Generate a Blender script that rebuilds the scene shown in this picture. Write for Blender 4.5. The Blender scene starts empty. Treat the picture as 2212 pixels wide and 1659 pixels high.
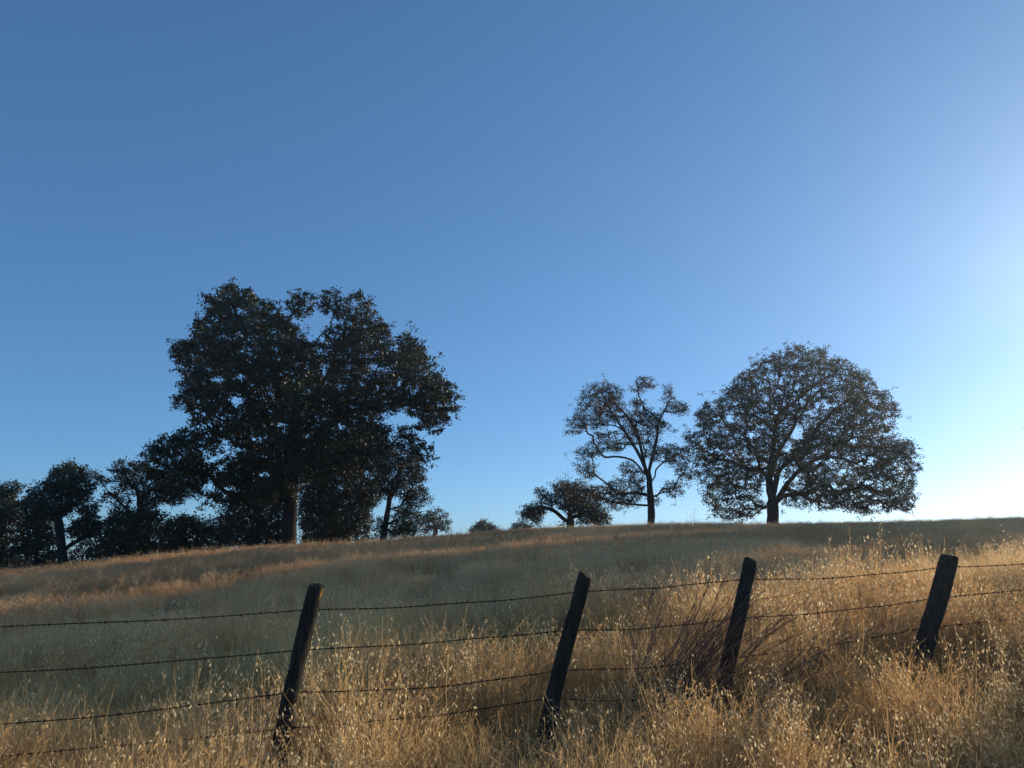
import bpy, math, random
import numpy as np
from mathutils import Vector, Matrix, noise
sc = bpy.context.scene
R = math.radians
# ------------------------------------------------------------ camera, sky, sun
EYE = 1.6
PITCH = R(13.2)
FPX = 1609.0                      # focal length in pixels of a 2212 px wide picture
cd = bpy.data.cameras.new('camera'); cam = bpy.data.objects.new('camera', cd)
sc.collection.objects.link(cam); sc.camera = cam
cd.sensor_width = 36; cd.lens = 36 * FPX / 2212; cd.clip_start = .05; cd.clip_end = 9000
cam.location = (0, 0, EYE); cam.rotation_euler = (R(90) + PITCH, 0, 0)
SUN_EL, SUN_AZ = R(13.2), R(49)   # azimuth clockwise from +Y
w = bpy.data.worlds.new('World'); sc.world = w; w.use_nodes = True
wn, wl = w.node_tree.nodes, w.node_tree.links
sky = wn.new('ShaderNodeTexSky'); sky.sky_type = 'NISHITA'; sky.sun_disc = False
sky.sun_elevation = SUN_EL; sky.sun_rotation = SUN_AZ
sky.air_density = .7; sky.dust_density = .45; sky.ozone_density = 6.0
gm = wn.new('ShaderNodeGamma'); gm.inputs[1].default_value = .74
tn = wn.new('ShaderNodeMix'); tn.data_type = 'RGBA'; tn.blend_type = 'MULTIPLY'
tn.inputs['Factor'].default_value = 1; tn.inputs['B'].default_value = (1.15, 1.41, 1.45, 1)
wl.new(sky.outputs[0], gm.inputs[0]); wl.new(gm.outputs[0], tn.inputs['A'])
wl.new(tn.outputs['Result'], wn['Background'].inputs[0]); wn['Background'].inputs[1].default_value = .15
sd = bpy.data.lights.new('sun', 'SUN'); sun = bpy.data.objects.new('sun', sd); sc.collection.objects.link(sun)
sd.energy = 5.0; sd.angle = R(.55); sd.color = (1, .84, .62)
to_sun = Vector((math.sin(SUN_AZ) * math.cos(SUN_EL), math.cos(SUN_AZ) * math.cos(SUN_EL), math.sin(SUN_EL)))
sun.rotation_euler = to_sun.to_track_quat('Z', 'Y').to_euler()
sc.view_settings.view_transform = 'Standard'; sc.view_settings.look = 'None'
sc.view_settings.exposure = .1; sc.view_settings.gamma = 1; sc.view_settings.use_curve_mapping = False
sc.cycles.max_bounces = 8; sc.cycles.transparent_max_bounces = 8; sc.cycles.transmission_bounces = 6
sc.cycles.sample_clamp_indirect = 4

# ------------------------------------------------------------ helpers
CP, SP = math.cos(PITCH), math.sin(PITCH)
def P(px, py, Y):
    u = (px - 1106) / FPX; v = (829.5 - py) / FPX
    t = Y / (CP - v * SP)
    return Vector((u * t, Y, EYE + t * (SP + v * CP)))
def tag(o, label=None, cat=None, group=None, kind=None):
    if label: o['label'] = label
    if cat: o['category'] = cat
    if group: o['group'] = group
    if kind: o['kind'] = kind
    return o
def empty(name, loc, label, cat, group=None):
    o = bpy.data.objects.new(name, None); sc.collection.objects.link(o); o.location = loc
    o.empty_display_size = .3
    return tag(o, label, cat, group)
def mesh_np(name, verts, faces_flat, nper, mats, midx=None, smooth=False, attrs=None):
    """faces all of nper corners; verts (N,3) array"""
    me = bpy.data.meshes.new(name)
    verts = np.asarray(verts, dtype=np.float32).reshape(-1, 3)
    ff = np.asarray(faces_flat, dtype=np.int32).ravel()
    nf = len(ff) // nper
    me.vertices.add(len(verts)); me.vertices.foreach_set('co', verts.ravel())
    me.loops.add(len(ff)); me.loops.foreach_set('vertex_index', ff)
    me.polygons.add(nf); me.polygons.foreach_set('loop_start', np.arange(0, nf * nper, nper, dtype=np.int32))
    for m in mats: me.materials.append(m)
    if midx is not None: me.polygons.foreach_set('material_index', np.asarray(midx, dtype=np.int32))
    if smooth: me.polygons.foreach_set('use_smooth', np.ones(nf, dtype=bool))
    if attrs:
        for k, a in attrs.items():
            at = me.attributes.new(k, 'FLOAT', 'POINT'); at.data.foreach_set('value', np.asarray(a, dtype=np.float32))
    me.update(calc_edges=True)
    return me
def link(name, me, parent=None, rel=True):
    o = bpy.data.objects.new(name, me); sc.collection.objects.link(o)
    if parent: o.parent = parent
    return o
def smoothstep(a, b, x):
    t = np.clip((x - a) / (b - a), 0, 1); return t * t * (3 - 2 * t)

# ------------------------------------------------------------ terrain
# crest line of the hill: picture column -> distance and height of the ground at the crest
_cpx = np.array([-700, 0, 200, 400, 620, 800, 1000, 1200, 1400, 1600, 1800, 2000, 2212, 2900])
_cY = np.array([38, 38, 38, 40, 42, 46, 50, 52, 52, 52, 52, 50, 47, 42.])
_cpy = np.array([1270, 1264, 1241, 1217, 1199, 1188, 1171, 1157, 1150, 1149, 1147, 1142, 1134, 1110.])
_ca = (_cpx - 1106) / FPX / (CP - 0)
_cH = np.array([P(x, y, Y).z for x, y, Y in zip(_cpx, _cpy, _cY)])
def snoise(x, y, s):
    return (np.sin(x * s + 1.3 * np.sin(y * s * .7 + 1)) * np.sin(y * s * 1.1 + 1.7 * np.sin(x * s * .6 + 2)))
def terrain(x, y):
    x = np.asarray(x, float); y = np.asarray(y, float)
    a = np.clip(x / np.maximum(y, 2.0), -1.1, 1.1)
    Yc = np.interp(a, _ca, _cY); Hc = np.interp(a, _ca, _cH)
    t = np.clip((y - 3) / (Yc - 3), 0, 1)
    prof = np.clip((y - 5.5) / (Yc - 5.5), 0, 1); prof = .3 * prof + .7 * (1 - (1 - prof) ** 1.5)
    h = Hc * prof
    bank = .055 * np.clip(x, -4, 7) * smoothstep(2.5, 6, y) * (1 - smoothstep(9, 26, y))
    back = np.clip(y - Yc, 0, None)
    fall = -.0009 * back ** 2
    fall = np.where(back > 40, -.0009 * 1600 - (back - 40) * .05, fall)
    h = h + bank + np.maximum(fall, -5 - Hc)
    h = h + .05 * snoise(x, y, .35) * smoothstep(6, 14, y) + .02 * snoise(x, y, 1.3)
    return h
def tz(x, y): return float(terrain(x, y))

def grid_axis(lo, hi, near, n):
    t = np.linspace(-1, 1, n)
    v = np.sinh(t * 5.2) / np.sinh(5.2)
    return np.where(v < 0, -v * lo, v * hi)
gx = grid_axis(-4000, 4000, 0, 361); gy = np.concatenate([np.linspace(-60, -4, 12), np.linspace(-3, 75, 261), 75 + np.geomspace(1, 5000, 70)])
X, Y = np.meshgrid(gx, gy)
Z = terrain(X, Y)
V = np.stack([X, Y, Z], -1).reshape(-1, 3)
nx, ny = len(gx), len(gy)
i = np.arange(nx - 1); j = np.arange(ny - 1); I, J = np.meshgrid(i, j)
q = np.stack([J * nx + I, J * nx + I + 1, (J + 1) * nx + I + 1, (J + 1) * nx + I], -1)

# ------------------------------------------------------------ materials
def newmat(name):
    m = bpy.data.materials.new(name); m.use_nodes = True
    n = m.node_tree.nodes; n.clear()
    out = n.new('ShaderNodeOutputMaterial')
    return m, n, m.node_tree.links, out
def ramp(n, stops):
    r = n.new('ShaderNodeValToRGB'); e = r.color_ramp.elements
    e[0].position, e[0].color = stops[0][0], (*stops[0][1], 1)
    e[1].position, e[1].color = stops[-1][0], (*stops[-1][1], 1)
    for p, c in stops[1:-1]:
        k = e.new(p); k.color = (*c, 1)
    return r
def ground_mat():
    m, n, l, out = newmat('dry_thatch')
    b = n.new('ShaderNodeBsdfPrincipled'); b.inputs['Roughness'].default_value = 1
    g = n.new('ShaderNodeNewGeometry')
    n1 = n.new('ShaderNodeTexNoise'); n1.inputs['Scale'].default_value = .25; n1.inputs['Detail'].default_value = 6
    n2 = n.new('ShaderNodeTexNoise'); n2.inputs['Scale'].default_value = 30; n2.inputs['Detail'].default_value = 5
    mx = n.new('ShaderNodeMath'); mx.operation = 'MULTIPLY_ADD'; mx.inputs[1].default_value = .45
    r = ramp(n, [(.3, (.07, .045, .022)), (.6, (.17, .115, .055)), (.85, (.27, .19, .095))])
    l.new(g.outputs['Position'], n1.inputs['Vector']); l.new(g.outputs['Position'], n2.inputs['Vector'])
    l.new(n2.outputs[0], mx.inputs[0]); l.new(n1.outputs[0], mx.inputs[2])
    l.new(mx.outputs[0], r.inputs[0]); l.new(r.outputs[0], b.inputs['Base Color'])
    bp = n.new('ShaderNodeBump'); bp.inputs['Strength'].default_value = .8; bp.inputs['Distance'].default_value = .05
    l.new(n2.outputs[0], bp.inputs['Height']); l.new(bp.outputs[0], b.inputs['Normal'])
    l.new(b.outputs[0], out.inputs[0]); return m
def straw_mat(name, c0, c1, trans, tcol=1.0, rough=.55, world_mix=None, scale=.12):
    """dry plant tissue: diffuse + thin gloss + translucency, colour varying per tuft and over the field"""
    m, n, l, out = newmat(name)
    oi = n.new('ShaderNodeObjectInfo'); at = n.new('ShaderNodeAttribute'); at.attribute_name = 'tone'
    g = n.new('ShaderNodeNewGeometry'); no = n.new('ShaderNodeTexNoise'); no.inputs['Scale'].default_value = scale
    no.inputs['Detail'].default_value = 4
    l.new(g.outputs['Position'], no.inputs['Vector'])
    a1 = n.new('ShaderNodeMath'); a1.operation = 'MULTIPLY_ADD'; a1.inputs[1].default_value = .45
    l.new(oi.outputs['Random'], a1.inputs[0])
    a2 = n.new('ShaderNodeMath'); a2.operation = 'MULTIPLY_ADD'; a2.inputs[1].default_value = .55; a2.use_clamp = True
    l.new(at.outputs['Fac'], a2.inputs[0]); l.new(a2.outputs[0], a1.inputs[2])
    mc = n.new('ShaderNodeMix'); mc.data_type = 'RGBA'
    mc.inputs['A'].default_value = (*c0, 1); mc.inputs['B'].default_value = (*c1, 1)
    l.new(a1.outputs[0], mc.inputs['Factor'])
    col = mc.outputs['Result']
    if world_mix:
        r = ramp(n, [(.42, (0, 0, 0)), (.62, (1, 1, 1))]); l.new(no.outputs[0], r.inputs[0])
        m2 = n.new('ShaderNodeMix'); m2.data_type = 'RGBA'; l.new(col, m2.inputs['A'])
        m2.inputs['B'].default_value = (*world_mix, 1)
        sc_ = n.new('ShaderNodeMath'); sc_.operation = 'MULTIPLY'; sc_.inputs[1].default_value = .75
        l.new(r.outputs[0], sc_.inputs[0]); l.new(sc_.outputs[0], m2.inputs['Factor']); col = m2.outputs['Result']
    b = n.new('ShaderNodeBsdfPrincipled'); b.inputs['Roughness'].default_value = rough
    b.inputs['Specular IOR Level'].default_value = .35
    t = n.new('ShaderNodeBsdfTranslucent'); mx = n.new('ShaderNodeMixShader'); mx.inputs[0].default_value = trans
    l.new(col, b.inputs['Base Color']); l.new(col, t.inputs['Color'])
    l.new(b.outputs[0], mx.inputs[1]); l.new(t.outputs[0], mx.inputs[2]); l.new(mx.outputs[0], out.inputs[0])
    return m
def leaf_mat(name, c0, c1, brown, trans=.22):
    m, n, l, out = newmat(name)
    at = n.new('ShaderNodeAttribute'); at.attribute_name = 'tone'
    r = ramp(n, [(0, c0), (.75, c1), (1, brown)]); l.new(at.outputs['Fac'], r.inputs[0])
    b = n.new('ShaderNodeBsdfPrincipled'); b.inputs['Roughness'].default_value = .5; b.inputs['Specular IOR Level'].default_value = .35
    t = n.new('ShaderNodeBsdfTranslucent'); mx = n.new('ShaderNodeMixShader'); mx.inputs[0].default_value = trans
    l.new(r.outputs[0], b.inputs['Base Color']); l.new(r.outputs[0], t.inputs['Color'])
    l.new(b.outputs[0], mx.inputs[1]); l.new(t.outputs[0], mx.inputs[2]); l.new(mx.outputs[0], out.inputs[0])
    return m
def bark_mat(name, c0, c1, zs=.35, scale=14, yellow=False):
    m, n, l, out = newmat(name)
    tc = n.new('ShaderNodeTexCoord'); mp = n.new('ShaderNodeMapping'); mp.inputs['Scale'].default_value = (1, 1, zs)
    no = n.new('ShaderNodeTexNoise'); no.inputs['Scale'].default_value = scale; no.inputs['Detail'].default_value = 8
    no.inputs['Roughness'].default_value = .7
    l.new(tc.outputs['Object'], mp.inputs[0]); l.new(mp.outputs[0], no.inputs['Vector'])
    r = ramp(n, [(.3, c0), (.7, c1)]); l.new(no.outputs[0], r.inputs[0])
    b = n.new('ShaderNodeBsdfPrincipled'); b.inputs['Roughness'].default_value = .95; b.inputs['Specular IOR Level'].default_value = .2
    bp = n.new('ShaderNodeBump'); bp.inputs['Strength'].default_value = .9; bp.inputs['Distance'].default_value = .04
    l.new(no.outputs[0], bp.inputs['Height']); l.new(bp.outputs[0], b.inputs['Normal'])
    col = r.outputs[0]
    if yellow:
        at = n.new('ShaderNodeAttribute'); at.attribute_name = 'yellow_patch'
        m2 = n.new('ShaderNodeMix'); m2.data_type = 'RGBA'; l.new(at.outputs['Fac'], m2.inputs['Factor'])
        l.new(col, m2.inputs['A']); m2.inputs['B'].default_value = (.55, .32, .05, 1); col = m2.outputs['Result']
    l.new(col, b.inputs['Base Color']); l.new(b.outputs[0], out.inputs[0])
    return m
M_ground = ground_mat()
M_leaf = leaf_mat('oak_leaves', (.014, .024, .009), (.036, .046, .017), (.085, .055, .022))
M_leaf_gray = leaf_mat('blue_oak_leaves', (.030, .042, .022), (.065, .075, .036), (.12, .09, .045), .3)
M_leaf_brown = leaf_mat('browning_oak_leaves', (.05, .045, .022), (.09, .07, .035), (.16, .09, .045), .3)
M_bark = bark_mat('oak_bark', (.012, .010, .009), (.040, .035, .030))
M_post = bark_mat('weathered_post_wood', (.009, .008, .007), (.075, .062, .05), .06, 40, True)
def metal_mat():
    m, n, l, out = newmat('rusty_wire'); b = n.new('ShaderNodeBsdfPrincipled')
    no = n.new('ShaderNodeTexNoise'); no.inputs['Scale'].default_value = 25
    r = ramp(n, [(.35, (.02, .012, .009)), (.7, (.085, .038, .022))]); l.new(no.outputs[0], r.inputs[0])
    l.new(r.outputs[0], b.inputs['Base Color']); b.inputs['Roughness'].default_value = .75; b.inputs['Metallic'].default_value = .35
    l.new(b.outputs[0], out.inputs[0]); return m
M_wire = metal_mat()

g = link('ground', mesh_np('ground', V, q, 4, [M_ground], smooth=True)); tag(g, 'dry grassy hillside rising away from the fence', kind='structure')

# ------------------------------------------------------------ tubes
def tube_arrays(pts, rad, sides, jitter=0, rnd=None, cap=True):
    pts = np.asarray(pts, float); n = len(pts)
    d = np.gradient(pts, axis=0); d /= np.linalg.norm(d, axis=1)[:, None] + 1e-9
    ref = np.array([.31, .27, .91]) if abs(d[0] @ np.array([.31, .27, .91])) < .9 else np.array([1., 0, 0])
    u = np.cross(d, ref); u /= np.linalg.norm(u, axis=1)[:, None] + 1e-9
    v = np.cross(d, u)
    a = np.linspace(0, 2 * np.pi, sides, endpoint=False)
    rr = np.repeat(np.asarray(rad)[:, None], sides, 1)
    if jitter and rnd is not None: rr = rr * (1 + jitter * (rnd.random((n, sides)) - .5))
    V = pts[:, None] + rr[..., None] * (np.cos(a)[None, :, None] * u[:, None] + np.sin(a)[None, :, None] * v[:, None])
    V = V.reshape(-1, 3)
    i = np.arange(n - 1)[:, None] * sides; k = np.arange(sides)[None]
    k2 = (k + 1) % sides
    F = np.stack([i + k, i + k2, i + sides + k2, i + sides + k], -1).reshape(-1, 4)
    return V, F
class Acc:
    def __init__(s): s.V = []; s.F = []; s.n = 0; s.T = []; s.M = []
    def add(s, V, F, tone=0., mat=0):
        s.V.append(V); s.F.append(F + s.n); s.n += len(V); s.T.append(np.full(len(V), tone)); s.M.append(np.full(len(F), mat))
    def mesh(s, name, mats, smooth=False, attr=None):
        a = {'tone': np.concatenate(s.T)}
        return mesh_np(name, np.concatenate(s.V), np.concatenate(s.F), 4, mats, np.concatenate(s.M), smooth, a)

# ------------------------------------------------------------ trees
def in_poly(x, y, poly):
    inside = np.zeros(len(x), bool); p = np.array(poly, float)
    for a, b in zip(p, np.roll(p, -1, 0)):
        c = ((a[1] > y) != (b[1] > y)) & (x < (b[0] - a[0]) * (y - a[1]) / (b[1] - a[1] + 1e-12) + a[0])
        inside ^= c
    return inside
def edge_dist(x, y, poly):
    p = np.array(poly, float); d = np.full(len(x), 1e9)
    for a, b in zip(p, np.roll(p, -1, 0)):
        ab = b - a; t = np.clip(((x - a[0]) * ab[0] + (y - a[1]) * ab[1]) / (ab @ ab + 1e-9), 0, 1)
        d = np.minimum(d, np.hypot(x - a[0] - t * ab[0], y - a[1] - t * ab[1]))
    return d
def resample(pts, step):
    pts = [Vector(p) for p in pts]
    # catmull-rom then even steps
    ext = [pts[0] * 2 - pts[1]] + pts + [pts[-1] * 2 - pts[-2]]
    dense = []
    for k in range(1, len(ext) - 2):
        p0, p1, p2, p3 = ext[k - 1:k + 3]
        for s in range(8):
            t = s / 8
            dense.append(.5 * ((2 * p1) + (p2 - p0) * t + (2 * p0 - 5 * p1 + 4 * p2 - p3) * t * t + (3 * p1 - p0 - 3 * p2 + p3) * t ** 3))
    dense.append(pts[-1])
    out = [dense[0]]; acc = 0
    for a, b in zip(dense, dense[1:]):
        acc += (b - a).length
        if acc >= step: out.append(b); acc = 0
    if (out[-1] - dense[-1]).length > step * .3: out.append(dense[-1])
    return out

def make_tree(seed, name, label, cat, Yd, conv, trunk, limbs, crowns, holes=(), R0=.4, depth=1.0, blob=.75, fill=1.0,
              tips_per=26, leaves=26, leaf=.085, leafmat=None, bare=0, group=None, lsig=.13, tonebias=0., rtip=.007, layers=1.0, gap=-.16):
    """conv maps traced picture points to 2212-wide picture coordinates. trunk/limbs are traced polylines,
    crowns are traced outlines of the leaf masses, each given real depth."""
    rs = np.random.default_rng(seed); rnd = random.Random(seed)
    Q = lambda p, dy=0: P(*conv(p[0], p[1]), Yd + dy)
    mpu = (Q((100, 0)) - Q((0, 0))).length / 100          # metres per traced unit
    base = Q(trunk[0]); gz = tz(base.x, base.y)
    pts = [Q(p) for p in trunk]
    root = Vector((pts[0].x, pts[0].y, gz - .25))
    if pts[0].z - root.z > .4: pts = [root, root.lerp(pts[0], .5)] + pts
    else: pts[0] = root
    N, PA, PL, GR, TIP = [], [], [], [], []
    def add(p, pa, gr, tip=False):
        N.append(np.array(p)); PA.append(pa); GR.append(gr); TIP.append(tip)
        PL.append(0 if pa < 0 else PL[pa] + float(np.linalg.norm(N[-1] - N[pa]))); return len(N) - 1
    step = .3 if R0 > .2 else .2
    cur = -1
    for p in resample(pts, step): cur = add(p, cur, 0)
    # ---- limbs
    allx = np.array([c[0] for cr in crowns for c in cr]); Rx = (allx.max() - allx.min()) / 2 * mpu * depth
    for k, lb in enumerate(limbs):
        dy1 = 0
        if isinstance(lb, tuple): dy1, lb = lb
        else:
            L = sum(math.dist(a, b) for a, b in zip(lb, lb[1:])) * mpu
            dy1 = rnd.choice([-1, 1]) * rnd.uniform(.25, .6) * min(L, Rx)
        p0 = np.array(Q(lb[0]))
        # join the nearest existing node as seen from the front
        A = np.array(N); dd = np.abs(A[:, 0] - p0[0]) + np.abs(A[:, 2] - p0[2]); pa = int(dd.argmin())
        y0 = A[pa][1] - Yd
        n = len(lb); pp = [Vector(N[pa])]
        cum = [0]
        for a, b in zip(lb, lb[1:]): cum.append(cum[-1] + math.dist(a, b))
        for s in range(1, n):
            f = cum[s] / cum[-1]
            pp.append(Q(lb[s], y0 + (dy1 - 0) * f ** .8))
        rsm = resample(pp, step)[1:]
        for s, p in enumerate(rsm):
            wob = .035 if s < len(rsm) - 1 else 0
            pa = add(np.array(p) + rs.normal(0, wob, 3), pa, k + 1)
    # ---- crown tips inside the traced masses
    tips = []; zg = gz + .15
    for cr in crowns:
        c = np.array(cr, float); lo, hi = c.min(0), c.max(0)
        area = .5 * abs(np.dot(c[:, 0], np.roll(c[:, 1], 1)) - np.dot(c[:, 1], np.roll(c[:, 0], 1))) * mpu * mpu
        sx, sy = (hi - lo) / 2 * mpu
        D = max(min(sx, sy * 1.4) * depth, .5)
        # inscribed thickness
        gxs, gys = rs.uniform(lo[0], hi[0], 4000), rs.uniform(lo[1], hi[1], 4000)
        ins = in_poly(gxs, gys, cr); ed = edge_dist(gxs[ins], gys[ins], cr) * mpu; Rm = ed.max() if len(ed) else .5
        bl = min(blob, max(.62 * Rm, .3))
        lay = max(1, layers * min(1, .45 + .55 * D / 3.0)) if D < 3 else layers
        ntry = int(area / bl ** 2 * 60 * fill) + 60
        cen = []; c2 = np.zeros((0, 2))
        bx_, by_ = rs.uniform(lo[0], hi[0], ntry), rs.uniform(lo[1], hi[1], ntry)
        ok = in_poly(bx_, by_, cr)
        for h in holes: ok &= ((bx_ - h[0]) / h[2]) ** 2 + ((by_ - h[1]) / h[3]) ** 2 > 1
        bx_, by_ = bx_[ok], by_[ok]; be_ = edge_dist(bx_, by_, cr) * mpu
        for x, y, e in zip(bx_, by_, be_):
            if e < .3 * bl and rnd.random() < .5: continue
            near = int((np.hypot(c2[:, 0] - x, c2[:, 1] - y) * mpu < .72 * bl).sum())
            if near >= lay or (near + 1 > lay and rnd.random() > lay - near): continue
            # the outline shrinks away from the picture plane of the trunk: deeper only where it is wide
            fm = math.sqrt(max(0, 1 - (1 - min(1, e / Rm)) ** 2))
            f = fm * rnd.choice([-1, 1]) * rnd.random() ** .5
            r = bl * rnd.uniform(.65, 1.2); r = min(r, e + .42 * bl)
            P3 = Q((x, y), f * D)
            if noise.noise(P3 * .5 + Vector((seed, 0, 0))) < gap: continue
            cen.append(P3); c2 = np.vstack([c2, (x, y)])
            nt = max(3, int(tips_per * (r / .6) ** 2))
            v = rs.normal(0, 1, (nt, 3)); v /= np.linalg.norm(v, axis=1)[:, None]
            v *= (rs.random(nt) ** .45)[:, None] * r * np.array([1.15, 1.15, .62])
            tips.append(np.array(P3) + v)
    tips = np.concatenate(tips) if tips else np.zeros((0, 3))
    tips = tips[tips[:, 2] > np.maximum(zg, terrain(tips[:, 0], tips[:, 1]) + .25)]
    if holes:
        # picture position of each tip, to keep real gaps open
        fx = lambda T: (1106 + FPX * T[:, 0] / (T[:, 1] * CP + (T[:, 2] - EYE) * SP), 829.5 - FPX * ((T[:, 2] - EYE) * CP - T[:, 1] * SP) / (T[:, 1] * CP + (T[:, 2] - EYE) * SP))
        tx, ty = fx(tips); keep = np.ones(len(tips), bool)
        for h in holes:
            c0 = conv(h[0], h[1]); c1 = conv(h[0] + h[2], h[1] + h[3])
            keep &= ((tx - c0[0]) / (c1[0] - c0[0])) ** 2 + ((ty - c0[1]) / (c1[1] - c0[1])) ** 2 > .85
        tips = tips[keep]
    ns_ = int(len(tips) * .10)                       # shoots that stick out of the leaf masses
    if ns_:
        sel = tips[rs.integers(0, len(tips), ns_)]; cc = tips.mean(0); dd_ = sel - cc; dd_ /= np.linalg.norm(dd_, axis=1)[:, None]
        tips = np.concatenate([tips, sel + (dd_ + rs.normal(0, .5, dd_.shape)) * rs.uniform(.15, .5, (ns_, 1))])
    nleafy = len(tips)
    if bare:
        sel = tips[rs.integers(0, len(tips), bare)]; cc = tips.mean(0)
        tips = np.concatenate([tips, sel + (sel - cc) / (np.linalg.norm(sel - cc, axis=1)[:, None]) * .35 + rs.normal(0, .2, sel.shape)])
    n = len(tips); done = np.zeros(n, bool)
    best = np.full(n, 1e9); bi = np.zeros(n, int)
    def upd(idx):
        c = np.linalg.norm(tips - N[idx], axis=1) + .22 * PL[idx]
        m_ = c < best; best[m_] = c[m_]; bi[m_] = idx
    for k in range(len(N)): upd(k)
    tipnode = {}
    for _ in range(n):
        b = np.where(done, 1e9, best); k = int(b.argmin()); done[k] = True
        pa = int(bi[k]); a, e = N[pa], tips[k]; d = float(np.linalg.norm(e - a)); gr = GR[pa]
        ns = int(d / .3)
        for s in range(1, ns + 1):
            f = s / (ns + 1)
            p = a + (e - a) * f + rs.normal(0, .05 + .03 * d, 3) * min(1, d) + np.array([0, 0, .10 * d * math.sin(math.pi * f)])
            pa = add(p, pa, gr); upd(pa)
        pa = add(e, pa, gr, True); upd(pa); tipnode[k] = pa
    N = np.array(N); n_all = len(N)
    cnt = np.zeros(n_all); haschild = np.zeros(n_all, bool)
    for k in range(n_all - 1, 0, -1):
        if TIP[k] or not haschild[k]: cnt[k] += 1
        cnt[PA[k]] += cnt[k]; haschild[PA[k]] = True
    ex = math.log(R0 / rtip) / math.log(max(cnt[0], 3))
    rad = rtip * cnt ** ex
    hgt = N[:, 2] - gz
    rad = rad * np.where(np.array(GR) == 0, 1 + .4 * np.exp(-np.clip(hgt, 0, 9) / (R0 * 1.1)), 1)
    # ---- paths
    kids = [[] for _ in range(n_all)]
    for k in range(1, n_all): kids[PA[k]].append(k)
    big = {gk for gk in range(1, len(limbs) + 1)}
    accs = {}
    stack = [(0, -1)]
    while stack:
        s, pa = stack.pop()
        path = [pa, s] if pa >= 0 else [s]
        k = s
        while kids[k]:
            ks = sorted(kids[k], key=lambda c: -cnt[c])
            same = [c for c in ks if GR[c] == GR[k]]
            nxt = same[0] if same else -1
            for c in ks:
                if c != nxt: stack.append((c, k))
            if nxt < 0: break
            path.append(nxt); k = nxt
        if len(path) < 2: continue
        rr = rad[path].copy()
        if pa >= 0: rr[0] = min(rr[0], rr[1] * 1.35)
        mr = rr.max(); sides = 14 if mr > .25 else 8 if mr > .09 else 5 if mr > .03 else 3
        pts_ = N[path]
        if mr > .05 and len(path) > 3:      # smooth and subdivide the heavy wood
            sm = pts_.copy(); sm[1:-1] = .5 * pts_[1:-1] + .25 * (pts_[:-2] + pts_[2:]); pts_ = sm
        Vt, Ft = tube_arrays(pts_, rr, sides, .14 if mr > .05 else 0, rs)
        gk = GR[path[1]] if len(path) > 1 else 0
        accs.setdefault(gk, Acc()).add(Vt, Ft)
    rootv = Vector((root.x, root.y, gz))
    th = empty(name, rootv, label, cat, group)
    off = np.array(rootv)
    for gk in sorted(accs):
        A = accs[gk]; A.V = [v - off for v in A.V]
        link('trunk' if gk == 0 else 'limb', A.mesh('trunk' if gk == 0 else 'limb', [M_bark], True), th)
    # ---- leaves
    cc = tips[:nleafy]
    cl = np.repeat(cc, leaves, 0); nl = len(cl)
    tone_c = np.repeat(rs.random(nleafy), leaves)
    ce = cl + rs.normal(0, lsig, (nl, 3)) * np.array([1, 1, .8])
    ce[:, 2] = np.maximum(ce[:, 2], terrain(ce[:, 0], ce[:, 1]) + .1)
    d1 = rs.normal(0, 1, (nl, 3)); d1 /= np.linalg.norm(d1, axis=1)[:, None]
    d2 = np.cross(d1, rs.normal(0, 1, (nl, 3))); d2 /= np.linalg.norm(d2, axis=1)[:, None]
    L = leaf * rs.uniform(.65, 1.3, nl)[:, None]; W = L * .33
    Vl = np.stack([ce - d1 * L * .5, ce + d2 * W - d1 * L * .02, ce + d1 * L * .5, ce - d2 * W + d1 * L * .08], 1).reshape(-1, 3) - off
    tone = np.clip(.5 * tone_c + .5 * rs.random(nl) + tonebias, 0, 1)
    me = mesh_np('crown', Vl, np.arange(nl * 4), 4, [leafmat or M_leaf], attrs={'tone': np.repeat(tone, 4)})
    link('crown', me, th)
    print('TREE', name, 'tips', nleafy, 'nodes', n_all, 'leaves', nl, 'gz', round(gz, 2), 'base', tuple(round(v, 1) for v in rootv), 'mpu', round(mpu, 4))
    return th

z1 = lambda x, y: (288 + .382 * x, 587.6 + .382 * y)
z2 = lambda x, y: (.23437 * x, 967.7 + .23437 * y)
z3 = lambda x, y: (1094.5 + .41665 * x, 725.8 + .41665 * y)
z4 = lambda x, y: (777.6 + .26038 * x, 1025.3 + .26038 * y)
OAKS = 'oaks on the hilltop'
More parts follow.
